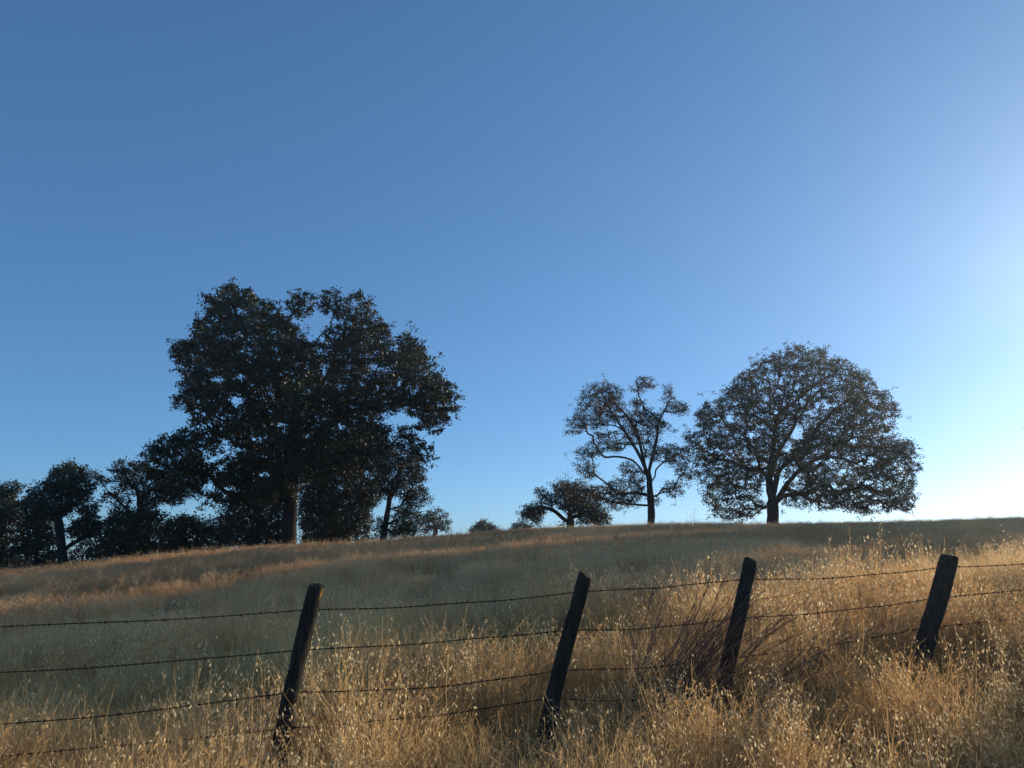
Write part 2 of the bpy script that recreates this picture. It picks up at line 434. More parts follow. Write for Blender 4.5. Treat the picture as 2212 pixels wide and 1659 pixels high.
#TREES
big_oak = make_tree(11, 'oak_tree', 'largest oak, dark broad crown with notched top, left of centre on the hill', 'oak tree', 41, z1,
    [(880, 1520), (888, 1350), (900, 1200), (912, 1050), (918, 900), (925, 790)],
    [(-1.5, [(920, 800), (860, 710), (815, 560), (760, 500), (660, 420), (600, 300), (570, 180)]),
     (1.0, [(925, 790), (1000, 720), (1060, 640), (1110, 560), (1180, 510), (1330, 520), (1450, 480)]),
     (2.0, [(925, 790), (950, 600), (960, 400), (965, 280), (955, 170)]),
     (-2.0, [(1100, 560), (1150, 430), (1180, 300), (1170, 180)]),
     (1.0, [(1180, 510), (1270, 400), (1330, 300)]),
     (-3.0, [(915, 860), (800, 830), (700, 740), (560, 690), (420, 690), (300, 700)]),
     (2.5, [(840, 660), (700, 560), (520, 500), (380, 460), (280, 450)]),
     (-1.0, [(910, 1000), (820, 930), (740, 900), (620, 935), (520, 1015), (420, 1055), (300, 1060), (160, 1030)]),
     (3.0, [(905, 1080), (820, 1050), (680, 1090), (540, 1180), (420, 1230), (300, 1230)]),
     (-3.0, [(905, 1120), (760, 1130), (640, 1190), (580, 1260), (520, 1330)]),
     (-2.0, [(918, 900), (1010, 890), (1110, 870), (1270, 775), (1400, 790), (1480, 870), (1560, 940), (1640, 1040)]),
     (1.5, [(1010, 730), (1200, 745), (1400, 730), (1540, 640), (1700, 640), (1790, 720)]),
     (1.0, [(1400, 730), (1500, 600), (1550, 480), (1560, 390)]),
     (2.0, [(912, 1040), (1050, 1000), (1180, 1070), (1320, 1100), (1420, 1060)]),
     (-1.5, [(1400, 735), (1560, 740), (1680, 800), (1700, 870)])],
    [[(230, 495), (215, 440), (275, 380), (345, 390), (330, 290), (370, 250), (425, 230), (410, 145), (470, 135), (490, 85), (560, 72), (620, 80),
      (690, 90), (700, 155), (770, 160), (800, 215), (870, 250), (900, 290), (960, 360), (1060, 390), (1150, 380), (1340, 260), (1400, 275), (1440, 320), (1430, 390), (1500, 420), (1570, 420),
      (1640, 450), (1690, 520), (1700, 570), (1760, 610), (1820, 680), (1832, 770), (1780, 810), (1750, 890), (1690, 915), (1620, 880), (1560, 780), (1480, 800), (1380, 830), (1450, 900), (1460, 990), (1420, 1060),
      (1200, 1130), (1000, 1150), (900, 1260), (700, 1330), (560, 1280), (500, 1200), (520, 1100), (620, 1020), (560, 960), (520, 860), (330, 860), (300, 820), (340, 780), (250, 775), (250, 690), (290, 660), (290, 570), (215, 500)],
     [(870, 205), (890, 130), (950, 115), (1020, 130), (1030, 190), (1010, 240), (1060, 280), (1070, 380), (960, 400), (880, 350), (930, 280), (900, 240)],
     [(1035, 240), (1040, 180), (1070, 110), (1120, 92), (1180, 125), (1280, 108), (1340, 170), (1355, 240), (1350, 330), (1200, 400), (1080, 370), (1075, 290)],
     [(1480, 430), (1480, 390), (1520, 350), (1570, 342), (1595, 390), (1640, 450), (1640, 530), (1560, 560), (1490, 520)],
     [(1500, 880), (1580, 870), (1640, 960), (1700, 1010), (1690, 1060), (1655, 1085), (1590, 1040), (1490, 980)],
     [(40, 1075), (60, 1010), (130, 950), (160, 910), (240, 900), (290, 875), (380, 860), (520, 850), (600, 900), (500, 1000), (400, 1100), (400, 1200), (340, 1260), (230, 1280), (130, 1230), (90, 1130)],
     [(300, 1230), (380, 1130), (480, 1060), (600, 1030), (760, 1060), (860, 1120), (820, 1240), (600, 1310), (420, 1330)]],
    holes=[(585, 725, 55, 34), (845, 860, 22, 22), (480, 610, 45, 18), (620, 600, 40, 16), (1080, 560, 22, 40), (1070, 740, 14, 36), (1170, 880, 50, 16), (740, 1150, 45, 20), (450, 1060, 70, 16), (520, 960, 30, 26), (1600, 830, 26, 30), (400, 1020, 26, 20), (790, 335, 16, 26), (1040, 385, 16, 14), (700, 945, 50, 14), (430, 1215, 46, 30), (390, 960, 30, 12)],
    R0=.37, depth=.75, blob=.52, layers=1.3, tips_per=17, leaves=17, leaf=.135, lsig=.11, gap=-.10, bare=80)

t_right = make_tree(23, 'oak_tree', 'round symmetrical oak with thick short trunk, standing on the right of the hilltop', 'oak tree', 53.5, z3,
    [(1380, 992), (1380, 900), (1377, 850)],
    [(-.6, [(1375, 850), (1360, 760), (1370, 680), (1385, 560), (1400, 440), (1430, 340), (1445, 270), (1425, 200), (1420, 150)]),
     (1.0, [(1400, 440), (1470, 330), (1500, 220), (1530, 130)]),
     (-2.0, [(1430, 400), (1540, 300), (1620, 240), (1700, 190)]),
     (1.5, [(1377, 850), (1395, 760), (1410, 700), (1450, 660), (1530, 590), (1600, 490), (1680, 400), (1760, 340), (1850, 290)]),
     (-1.5, [(1377, 860), (1410, 850), (1440, 790), (1500, 710), (1600, 640), (1720, 630), (1850, 680), (1950, 760)]),
     (2.5, [(1530, 590), (1640, 560), (1800, 575), (1920, 580), (2040, 620)]),
     (-2.5, [(1360, 760), (1330, 700), (1260, 690), (1160, 650), (1080, 640)]),
     (2.0, [(1370, 680), (1300, 620), (1270, 560), (1200, 530), (1100, 560), (1000, 590)]),
     (-2.0, [(1390, 540), (1320, 430), (1240, 400), (1150, 405), (1060, 430)]),
     (3.0, [(1400, 470), (1440, 470), (1520, 430), (1600, 430)]),
     (3.0, [(1365, 790), (1310, 770), (1250, 800), (1180, 850), (1120, 900)]),
     (3.0, [(1440, 800), (1500, 810), (1580, 850), (1680, 870)]),
     (-3.0, [(1600, 640), (1700, 720), (1800, 790), (1900, 850), (2000, 880)]),
     (-3.0, [(1445, 300), (1380, 250), (1300, 240), (1220, 280)]),
     (-2.0, [(1650, 430), (1780, 470), (1900, 450), (1980, 430)]),
     (2.0, [(1360, 740), (1400, 620), (1460, 520), (1560, 340), (1600, 200)])],
    [[(925, 600), (930, 500), (990, 490), (985, 400), (1040, 345), (1110, 320), (1150, 260), (1200, 200), (1280, 150), (1340, 110), (1400, 90), (1460, 62), (1550, 50), (1640, 75), (1680, 125), (1760, 120), (1800, 165), (1880, 200),
      (1930, 260), (1970, 315), (2020, 345), (2025, 430), (1990, 500), (2060, 525), (2120, 590), (2140, 690), (2105, 750), (2100, 820), (2125, 880), (2060, 905), (1960, 905), (1850, 925), (1750, 895), (1640, 905), (1560, 880),
      (1440, 900), (1425, 850), (1470, 780), (1440, 720), (1340, 740), (1310, 800), (1330, 900), (1260, 940), (1180, 965), (1080, 930), (1035, 880), (1030, 800), (980, 735), (975, 650)]],
    holes=[(1160, 430), (1500, 500), (1440, 700), (1520, 275), (1610, 350)] and [(1158, 430, 26, 26), (1500, 505, 34, 40), (1430, 690, 20, 22), (1510, 265, 26, 18), (1610, 355, 22, 16), (1270, 520, 40, 14), (1460, 580, 22, 24), (1420, 240, 16, 24), (1290, 660, 34, 12), (1640, 650, 50, 12), (1000, 655, 34, 8), (1780, 540, 40, 10), (1900, 640, 30, 10), (1560, 400, 30, 10), (1700, 780, 18, 24), (1240, 760, 30, 10), (1340, 330, 14, 12), (1960, 440, 16, 12), (1900, 890, 14, 20)],
    R0=.38, depth=.8, blob=.48, layers=1.12, tips_per=15, leaves=15, leaf=.12, leafmat=M_leaf_gray, lsig=.115, gap=-.06, bare=420)
t_mid = make_tree(31, 'oak_tree', 'thin-crowned oak with sparse airy branches, just left of the round oak on the hilltop', 'oak tree', 53, z3,
    [(748, 992), (750, 900), (745, 830), (740, 755)],
    [(-.8, [(740, 755), (738, 700), (760, 620), (780, 520), (790, 440), (830, 370), (840, 290)]),
     (.8, [(738, 730), (690, 620), (620, 510), (570, 430), (530, 370), (500, 290)]),
     (-1.2, [(720, 690), (695, 560), (660, 470), (620, 410), (560, 350)]),
     (1.5, [(735, 735), (715, 715), (660, 650), (580, 625), (500, 640), (455, 700), (430, 770), (390, 810)]),
     (-1, [(745, 828), (700, 822), (660, 815), (590, 818), (530, 850), (460, 890), (390, 905)]),
     (1.5, [(748, 760), (770, 740), (770, 690), (820, 650), (870, 655), (920, 700)]),
     (-1.5, [(745, 770), (775, 745), (830, 770), (880, 790)]),
     (-1, [(790, 440), (740, 390), (700, 370), (690, 320), (730, 250)]),
     (1, [(757, 550), (690, 500), (620, 490), (560, 500)]),
     (-1.5, [(620, 510), (560, 465), (450, 460), (370, 475), (325, 510)]),
     (1, [(780, 500), (850, 510), (900, 540), (940, 600)]),
     (1.8, [(650, 560), (560, 560), (480, 600), (400, 620)]),
     (-1, [(830, 400), (880, 400), (930, 375)]),
     (-1, [(840, 380), (850, 320), (835, 270)]),
     (-1, [(570, 430), (480, 400), (400, 400)]),
     (1, [(690, 660), (630, 670), (600, 710)])],
    [[(300, 525), (308, 440), (365, 400), (368, 340), (425, 255), (500, 235), (575, 250), (612, 300), (612, 370), (650, 420), (600, 460), (560, 440), (520, 460), (460, 500), (400, 500)],
     [(612, 330), (640, 290), (678, 230), (735, 208), (775, 245), (790, 290), (760, 350), (700, 380), (640, 400)],
     [(795, 300), (835, 245), (858, 275), (850, 310), (905, 330), (945, 370), (925, 410), (865, 420), (830, 400), (800, 350)],
     [(640, 400), (740, 370), (830, 420), (875, 480), (870, 540), (800, 560), (700, 560), (620, 560), (600, 480)],
     [(358, 600), (420, 560), (450, 500), (560, 490), (620, 560), (600, 600), (500, 610), (430, 650), (370, 640)],
     [(370, 700), (390, 650), (450, 640), (480, 670), (450, 740), (400, 770), (372, 750)],
     [(700, 590), (760, 560), (860, 560), (920, 590), (950, 640), (962, 740), (930, 765), (880, 720), (880, 680), (800, 650), (720, 640)],
     [(775, 760), (820, 735), (880, 750), (915, 800), (880, 830), (862, 850), (810, 805)],
     [(490, 790), (530, 750), (600, 735), (660, 760), (720, 745), (725, 810), (660, 870), (600, 890), (540, 905), (500, 860)],
     [(250, 780), (320, 750), (380, 780), (470, 780), (500, 850), (420, 900), (300, 850)],
     [(640, 700), (690, 690), (715, 740), (680, 770), (640, 750)], [(755, 830), (785, 830), (792, 870), (765, 885)],
     [(590, 660), (640, 650), (660, 690), (610, 730), (590, 700)]],
    R0=.25, depth=.9, blob=.42, layers=1.05, tips_per=22, leaves=16, leaf=.1, leafmat=M_leaf_brown, lsig=.12, bare=200)
t_small = make_tree(37, 'oak_tree', 'low spreading dark oak with a long drooping left limb, left of the thin-crowned oak', 'oak tree', 58, z4,
    [(1745, 425), (1745, 350), (1740, 300)],
    [(-.5, [(1742, 380), (1690, 372), (1640, 322), (1580, 285), (1500, 265), (1420, 300), (1380, 350)]),
     (1, [(1742, 400), (1690, 385), (1640, 378), (1570, 412)]),
     (1, [(1740, 300), (1700, 230), (1680, 140), (1700, 90)]),
     (-1, [(1740, 330), (1800, 250), (1900, 230)]),
     (-1, [(1745, 350), (1850, 330), (1960, 360)]),
     (0, [(1600, 170), (1540, 150), (1510, 125), (1480, 145)])],
    [[(1340, 380), (1345, 310), (1400, 250), (1480, 240), (1560, 260), (1600, 270), (1560, 300), (1520, 330), (1500, 400), (1430, 425), (1370, 410)],
     [(1470, 235), (1490, 185), (1550, 155), (1620, 165), (1630, 240), (1560, 262)],
     [(1620, 160), (1620, 100), (1700, 50), (1780, 70), (1830, 130), (1900, 130), (1960, 100), (2000, 160), (1990, 250), (2040, 300), (2062, 400), (1980, 420), (1820, 420), (1790, 330), (1660, 300), (1625, 240)],
     [(1500, 420), (1520, 380), (1600, 390), (1700, 400), (1720, 420), (1600, 435)], [(1447, 150), (1480, 120), (1520, 130), (1500, 165)]],
    R0=.3, depth=.9, blob=.5, layers=1.8, tips_per=15, leaves=18, leaf=.13, lsig=.16)
t_lean = make_tree(41, 'oak_tree', 'slim oak with a narrow leaning trunk, close behind the right side of the largest oak', 'oak tree', 49, z1,
    [(1412, 1515), (1430, 1400), (1448, 1290), (1440, 1190)],
    [(1, [(1448, 1300), (1480, 1240), (1500, 1140), (1540, 1060)]),
     (-1, [(1440, 1190), (1420, 1120), (1440, 1050)]), (-1, [(1500, 1160), (1570, 1180), (1610, 1260)]), (.8, [(1430, 1400), (1400, 1410), (1385, 1440)])],
    [[(1400, 1300), (1375, 1200), (1380, 1100), (1430, 1030), (1520, 1010), (1600, 1040), (1640, 1120), (1645, 1280), (1625, 1340), (1560, 1330), (1480, 1270), (1430, 1250)],
     [(1490, 1300), (1560, 1320), (1620, 1350), (1600, 1400), (1570, 1500), (1460, 1510), (1465, 1400)],
     [(1370, 1450), (1385, 1400), (1415, 1395), (1415, 1490), (1370, 1505)]],
    R0=.22, depth=.9, blob=.45, layers=1.7, tips_per=15, leaves=18, leaf=.12, lsig=.14)
t_beh = make_tree(43, 'oak_tree', 'bushy oak filling the gap between the largest oak trunk and the slim leaning oak', 'oak tree', 53, z1,
    [(1150, 1525), (1145, 1400), (1140, 1280)],
    [[(1140, 1280), (1080, 1180), (1040, 1080)], [(1142, 1300), (1230, 1200), (1300, 1080), (1340, 980)], [(1145, 1380), (1250, 1340), (1320, 1400)], [(1145, 1400), (1060, 1400), (980, 1380)]],
    [[(960, 1550), (935, 1300), (980, 1120), (1050, 1000), (1200, 920), (1350, 890), (1430, 940), (1450, 1000), (1405, 1100), (1400, 1200), (1400, 1280), (1330, 1350), (1340, 1440), (1320, 1540), (1150, 1560)]],
    holes=[(1180, 1220, 26, 12), (1040, 1400, 14, 10), (1330, 1160, 16, 12), (1260, 1050, 16, 10)],
    R0=.3, depth=.7, blob=.5, layers=1.9, gap=-.3, tips_per=14, leaves=18, leaf=.14, lsig=.15, tonebias=.1)
t_beh2 = make_tree(47, 'oak_tree', 'low dense oak left behind the base of the largest oak', 'oak tree', 52, z1,
    [(700, 1530), (700, 1440), (705, 1380)],
    [[(705, 1400), (620, 1340), (540, 1330)], [(705, 1380), (760, 1300), (800, 1240)], [(705, 1380), (690, 1300), (660, 1250)]],
    [[(500, 1545), (480, 1420), (500, 1340), (570, 1280), (660, 1210), (760, 1190), (850, 1200), (880, 1300), (900, 1550), (700, 1560)]],
    holes=[(570, 1450, 16, 10), (640, 1330, 14, 8)],
    R0=.26, depth=.8, blob=.5, layers=2.2, tips_per=14, leaves=18, leaf=.13, lsig=.15, gap=-.4)
t_left = make_tree(53, 'oak_tree', 'upright oak with a low curved side limb, second from the left edge', 'oak tree', 43, z2,
    [(578, 1050), (572, 960), (562, 850), (545, 740), (540, 640)],
    [(.8, [(578, 970), (635, 905), (720, 852), (790, 845), (870, 882)]), (-1, [(540, 640), (500, 540), (440, 450), (400, 400)]),
     (1, [(542, 650), (600, 565), (640, 500), (660, 380)]), (1, [(545, 680), (430, 610), (350, 570)]), (-.5, [(540, 640), (560, 520), (580, 350), (600, 220)]), (0, [(790, 845), (810, 740), (820, 640)])],
    [[(240, 640), (235, 480), (270, 400), (360, 380), (370, 330), (440, 320), (450, 260), (500, 220), (520, 175), (600, 165), (660, 155), (720, 170), (790, 190), (795, 260), (800, 330), (885, 350), (870, 400), (800, 440), (790, 500), (760, 570), (690, 590), (640, 560), (600, 610), (520, 640), (400, 660)],
     [(610, 720), (680, 690), (750, 660), (790, 560), (890, 515), (880, 600), (900, 700), (880, 800), (780, 835), (700, 830), (640, 800)]],
    R0=.26, depth=.85, blob=.5, layers=2.2, tips_per=15, leaves=22, leaf=.13, lsig=.13, gap=-.25)
t_farleft = make_tree(59, 'oak_tree', 'oak cut off by the left edge, with a rising limb above the shrubs', 'oak tree', 45, z2,
    [(-140, 1060), (-120, 900), (-100, 760)],
    [(-.5, [(-100, 760), (0, 660), (100, 590), (190, 540), (235, 500)]), (1, [(-100, 760), (-60, 600), (20, 480), (80, 400)]), (1, [(-110, 800), (-220, 700), (-260, 560)])],
    [[(-380, 720), (-390, 520), (-300, 400), (-120, 330), (0, 345), (60, 320), (170, 335), (180, 430), (240, 440), (240, 560), (200, 650), (60, 700), (-150, 740)]],
    R0=.24, depth=.85, blob=.5, layers=2.1, tips_per=15, leaves=20, leaf=.13, lsig=.13, gap=-.25)
t_third = make_tree(61, 'oak_tree', 'ragged oak with a forked leaning trunk, between the upright oak and the largest oak', 'oak tree', 46, z2,
    [(1215, 1000), (1230, 850), (1262, 700), (1290, 600), (1300, 545)],
    [(.5, [(1290, 590), (1280, 450), (1240, 350), (1190, 260)]), (-.5, [(1275, 650), (1190, 580), (1120, 530), (1030, 545), (950, 550)]),
     (.8, [(1190, 580), (1080, 480), (1000, 400), (930, 340), (850, 250)]), (-1, [(1300, 545), (1380, 500), (1450, 420), (1500, 330)]), (1, [(1300, 545), (1330, 400), (1300, 250), (1310, 160)]), (1, [(1440, 540), (1500, 490), (1620, 470)])],
    [[(940, 520), (960, 430), (1000, 400), (1080, 300), (1150, 330), (1200, 400), (1200, 520), (1150, 560), (1060, 540), (990, 500)],
     [(815, 235), (870, 215), (980, 240), (1040, 290), (1000, 350), (930, 340), (860, 290)],
     [(985, 195), (1040, 170), (1070, 105), (1145, 120), (1160, 180), (1220, 140), (1300, 130), (1400, 200), (1450, 300), (1400, 420), (1250, 420), (1120, 300), (1020, 260)],
     [(1250, 420), (1450, 320), (1600, 330), (1800, 360), (1800, 450), (1700, 490), (1600, 520), (1500, 520), (1400, 560), (1330, 540)]],
    R0=.22, depth=.85, blob=.42, layers=1.6, tips_per=17, leaves=18, leaf=.125, leafmat=M_leaf_brown, lsig=.13, tonebias=-.15)
def shrub(seed, label, Yd, conv, stems, poly, cat='shrub', name='live_oak_shrub', mat=None, **k):
    kw = dict(R0=.12, depth=.7, blob=.5, layers=2.3, tips_per=14, leaves=20, leaf=.135, lsig=.15, leafmat=mat, gap=-.4); kw.update(k)
    poly = [(x, y + 60 if y > 930 else y) for x, y in poly]
    return make_tree(seed, name, label, cat, Yd, conv, stems[0], stems[1:], [poly], **kw)
shrub(71, 'wide dark shrub under the ragged forked oak', 44, z2, [[(1200, 985), (1200, 900), (1210, 830)], [(1210, 850), (1100, 740)], [(1210, 830), (1350, 700)]],
      [(900, 900), (900, 720), (980, 640), (1080, 580), (1250, 560), (1440, 580), (1530, 640), (1560, 800), (1530, 950), (1200, 970), (1000, 975), (930, 960)])
shrub(73, 'tangled dark shrub below the lowest left limb of the largest oak', 46, z2, [[(1800, 975), (1800, 900), (1790, 830)], [(1790, 840), (1650, 740)], [(1790, 830), (1920, 740)]],
      [(1500, 950), (1520, 700), (1650, 620), (1800, 640), (1980, 680), (2090, 780), (2120, 900), (1900, 940), (1700, 950)], layers=2.0)
shrub(79, 'small dark shrub at the right foot of the upright oak', 46, z2, [[(800, 1030), (800, 970), (790, 930)], [(795, 950), (720, 930)], [(795, 940), (900, 930)]],
      [(640, 1010), (640, 960), (700, 900), (780, 870), (900, 890), (1010, 930), (1010, 1000), (800, 1020)], layers=1.5, R0=.08)
shrub(83, 'tall dark shrub mass left of the upright oak trunk', 46, z2, [[(330, 1070), (330, 950), (320, 850)], [(325, 880), (240, 760)], [(320, 850), (430, 740)]],
      [(180, 1060), (150, 900), (180, 700), (260, 630), (400, 640), (500, 660), (535, 800), (545, 1050), (400, 1065)], layers=2)
shrub(89, 'dark shrub at the left edge below the cut-off oak', 47, z2, [[(30, 1060), (30, 960), (40, 880)], [(40, 900), (-80, 800)], [(40, 880), (120, 780)]],
      [(-260, 1060), (-250, 800), (-120, 690), (0, 660), (120, 650), (200, 720), (200, 900), (170, 1040), (20, 1050)], layers=2)
make_tree(97, 'oak_tree', 'distant gray-green oak with a rounded top, right of the slim leaning oak', 'oak tree', 88, z4,
    [(622, 520), (628, 450), (632, 420)], [[(630, 440), (600, 380), (560, 350)], [(632, 420), (670, 360), (690, 320)], [(630, 450), (700, 430), (730, 420)]],
    [[(530, 480), (500, 400), (480, 350), (510, 310), (580, 290), (650, 290), (710, 330), (740, 380), (752, 430), (740, 480), (680, 470), (600, 440), (580, 500)]],
    R0=.28, depth=.9, blob=.6, layers=1.4, tips_per=10, leaves=16, leaf=.17, leafmat=M_leaf_gray, lsig=.18)
make_tree(101, 'oak_tree', 'distant thin oak half hidden between the slim leaning oak and the rounded gray-green oak', 'oak tree', 84, z4,
    [(440, 530), (450, 480), (465, 440)], [[(455, 470), (430, 420), (420, 380)], [(465, 440), (490, 400)]],
    [[(405, 500), (400, 400), (430, 350), (480, 330), (520, 360), (520, 440), (480, 470), (450, 500)]],
    R0=.18, depth=.9, blob=.55, layers=1.2, tips_per=10, leaves=14, leaf=.17, leafmat=M_leaf_gray, lsig=.18)
make_tree(103, 'oak_tree', 'distant oak top with a small peak showing above the crest, middle of the bare gap', 'oak tree', 105, z4,
    [(1035, 560), (1035, 500), (1035, 470)], [[(1035, 500), (980, 460)], [(1035, 480), (1090, 450)]],
    [[(910, 500), (915, 465), (960, 430), (1000, 390), (1050, 386), (1080, 420), (1120, 430), (1148, 470), (1150, 520), (1035, 530)]],
    R0=.28, depth=.9, blob=.65, layers=1.9, tips_per=10, leaves=18, leaf=.2, leafmat=M_leaf_gray, lsig=.2)
make_tree(107, 'oak_tree', 'distant low domed oak top above the crest, beside the low spreading oak', 'oak tree', 100, z4,
    [(1345, 560), (1345, 500), (1340, 470)], [[(1345, 500), (1290, 460)], [(1340, 480), (1400, 450)]],
    [[(1240, 500), (1245, 450), (1270, 420), (1330, 400), (1400, 410), (1440, 440), (1460, 500), (1340, 530)]],
    R0=.26, depth=.9, blob=.65, layers=1.9, tips_per=10, leaves=18, leaf=.2, leafmat=M_leaf, lsig=.2)
def copy_tree(src, x, y, rot, s_, label):
    r = src.copy(); sc.collection.objects.link(r); r.location = (x, y, tz(x, y) - .1); r.rotation_euler = (0, 0, rot); r.scale = (s_[0], s_[0], s_[1]); r['label'] = label
    for ch in list(src.children):
        c = ch.copy(); sc.collection.objects.link(c); c.parent = r
    return r
copy_tree(t_right, 51.5, 63.1, -.3, (1.0, 1.6), 'tall oak beyond the right edge of the hilltop')
copy_tree(t_right, 63.0, 77.0, -.1, (1.1, 1.8), 'taller oak farther beyond the right edge of the hilltop')
copy_tree(t_right, 23.8, 15.2, 3.6, (.8, .8), 'oak by the fence line beyond the right edge, shading the nearest grass')
#ENDTREES
# ------------------------------------------------------------ fence
def post_mesh(p0, p1, r, seed, yellow_patch=False, square=.0):
    rs = np.random.default_rng(seed); n = 34; sides = 22
    p0, p1 = np.array(p0), np.array(p1); ax = (p1 - p0) / np.linalg.norm(p1 - p0)
    u = np.cross(ax, [0, 1, 0]); u /= np.linalg.norm(u); v = np.cross(ax, u)
    a = np.linspace(0, 2 * np.pi, sides, endpoint=False)
    groove = 1 + .05 * np.sin(a * 3 + seed) + .045 * rs.normal(0, 1, sides) + .05 * np.cos(a * 4 + .4) * square
    L = np.linalg.norm(p1 - p0); V = []; t = np.linspace(0, 1, n)
    dents = [(rs.uniform(.2, .95), rs.uniform(0, 6.28), rs.uniform(.08, .2)) for _ in range(7)]
    for k, f in enumerate(t):
        c = p0 + (p1 - p0) * f + u * .012 * math.sin(f * 5 + seed) + v * .01 * math.sin(f * 4 + 2 * seed)
        rr = r * (1.06 - .1 * f) * groove * (1 + .018 * rs.normal(0, 1, sides))
        for df, da, dd in dents: rr = rr * (1 - dd * np.exp(-((f - df) / .05) ** 2) * np.clip(np.cos(a - da), 0, 1) ** 6)
        if f > .975: rr = rr * .955
        top = (.018 * np.cos(a - 1.2 * seed) + .004 * rs.normal(0, 1, sides)) if k == n - 1 else 0
        V.append(c[None] + rr[:, None] * (np.cos(a)[:, None] * u + np.sin(a)[:, None] * v) + np.multiply.outer(np.ones(sides) * top, ax))
    # worn end grain: two inner rings and centre
    for q_, dz in ((.8, .008), (.45, .0), (.05, -.006)):
        V.append(p1[None] + (V[n - 1] - p1[None]) * q_ + ax * dz + rs.normal(0, .003, (sides, 3)))
    V = np.concatenate(V); m_ = n + 3
    i = np.arange(m_ - 1)[:, None] * sides; k = np.arange(sides)[None]; k2 = (k + 1) % sides
    F = np.stack([i + k, i + k2, i + sides + k2, i + sides + k], -1).reshape(-1, 4)
    li = np.zeros(len(V))
    if yellow_patch:
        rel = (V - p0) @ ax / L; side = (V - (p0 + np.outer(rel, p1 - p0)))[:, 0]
        li = ((rel > .945) & (rel < .985) & (side > r * .72) & (rs.random(len(V)) > .25)).astype(float) * .8  # speckled yellow patch on the right side just below the post top
    return V, F, li
fence = empty('barbed_wire_fence', (0, 6.2, tz(0, 6.2)), 'old barbed wire fence with dark leaning wooden posts crossing the foreground grass', 'fence')
forg = np.array(fence.location)
posts = [  # base px,py at grass, top px,py, distance, radius, label
    (-560, 1700, -470, 1320, 5.25, .066, None, 0), (606, 1600, 684, 1266, 5.6, .058, 'near-black round post with a yellow patch at its top, leftmost', 0),
    (1181, 1580, 1262, 1243, 6.0, .060, 'gray split post with a flat slanting top, second from left', .6), (1561, 1500, 1619, 1211, 6.7, .063, 'dark post with a notched top, beside the dead brush', .4),
    (1978, 1465, 2050, 1204, 7.4, .088, 'thickest post with a rounded top, rightmost', 0), (2560, 1400, 2620, 1180, 9.0, .07, None, 0)]
pax = []
for k, (bx, by, tx, ty, Yp, r, lab, sq) in enumerate(posts):
    b, t = P(bx, by, Yp), P(tx, ty, Yp + .08)
    d = (t - b); gz = tz(b.x, b.y); b2 = b + d * ((gz - .3 - b.z) / d.z)
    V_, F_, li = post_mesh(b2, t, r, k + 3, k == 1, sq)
    me = mesh_np('fence_post', V_ - forg, F_, 4, [M_post], smooth=True, attrs={'yellow_patch': li})
    po = link('fence_post', me, fence)
    if lab: po['label'] = lab
    pax.append((b, t, r))
def on_post(k, frac_px_y):
    b, t, r = pax[k]
    # point on the far side of the post at a given picture height
    lo, hi = 0., 1.
    for _ in range(30):
        m_ = (lo + hi) / 2; p = b + (t - b) * m_
        py = 829.5 - FPX * ((p.z - EYE) * CP - p.y * SP) / (p.y * CP + (p.z - EYE) * SP)
        if py > frac_px_y: lo = m_
        else: hi = m_
    return p + Vector((0, r + .004, 0))
wires = [[(1367), 1318, 1279, 1252, 1226, 1185], [1475, 1406, 1362, 1336, 1294, 1222], [1600, 1498, 1450, 1425, 1358, 1285], [1672, 1577, 1509, 1478, 1412, 1340]]
wl_names = ['topmost strand, rising above the grass along the post tops', 'second strand from the top', 'middle strand, passing through the oat heads', 'fourth strand, mostly hidden in the grass', 'lowest strand, hidden in the grass']
for wi, ys in enumerate(wires):
    rnd = random.Random(wi + 5); A = Acc(); rs = np.random.default_rng(wi)
    an = [on_post(k, y) for k, y in enumerate(ys)]
    an = [an[0] + (an[0] - an[1]) * 1.2] + an + [an[-1] + (an[-1] - an[-2]) * 1.2]
    line = []
    for a, b in zip(an, an[1:]):
        L = (b - a).length; n = max(2, int(L / .012)); sag = rnd.uniform(.012, .035) * (1 + .4 * wi)
        ph = rnd.uniform(0, 6)
        for s in range(n):
            f = s / n; p = a.lerp(b, f); p.z -= sag * 4 * f * (1 - f) + .004 * math.sin(f * 11 + ph) * math.sin(math.pi * f); p.y += .006 * math.sin(f * 17 + ph) * math.sin(math.pi * f)
            line.append(p)
    line = np.array(line); d = np.gradient(line, axis=0); d /= np.linalg.norm(d, axis=1)[:, None]
    u = np.cross(d, [0, 0, 1]); u /= np.linalg.norm(u, axis=1)[:, None]; v = np.cross(d, u)
    th_ = np.arange(len(line)) * .012 / .085 * 2 * np.pi
    for ph in (0, np.pi):
        pp = line + .0027 * (np.cos(th_ + ph)[:, None] * u + np.sin(th_ + ph)[:, None] * v)
        Vt, Ft = tube_arrays(pp, np.full(len(pp), .0024), 5); A.add(Vt - forg, Ft)
    s = 5
    while s < len(line) - 3:           # barbs: a two-turn wrap and four points
        c, dd, uu, vv = line[s], d[s], u[s], v[s]
        tt = np.linspace(0, 4 * np.pi, 14)
        pp = c + dd * ((tt / (4 * np.pi) - .5) * .012)[:, None] + .0062 * (np.cos(tt)[:, None] * uu + np.sin(tt)[:, None] * vv)
        Vt, Ft = tube_arrays(pp, np.full(14, .0018), 4); A.add(Vt - forg, Ft)
        r0 = rnd.uniform(0, 6.28)
        for q_ in range(4):
            an_ = r0 + q_ * 1.57; di = math.cos(an_) * uu + math.sin(an_) * vv + dd * rnd.uniform(-.5, .5)
            Vt, Ft = tube_arrays(np.array([c + di * .004, c + di * .012, c + di * .021]), [.0018, .0015, .0004], 4); A.add(Vt - forg, Ft)
        s += rnd.randint(9, 12)
    wo = link('wire_strand', A.mesh('wire_strand', [M_wire], True), fence); wo['label'] = wl_names[wi]

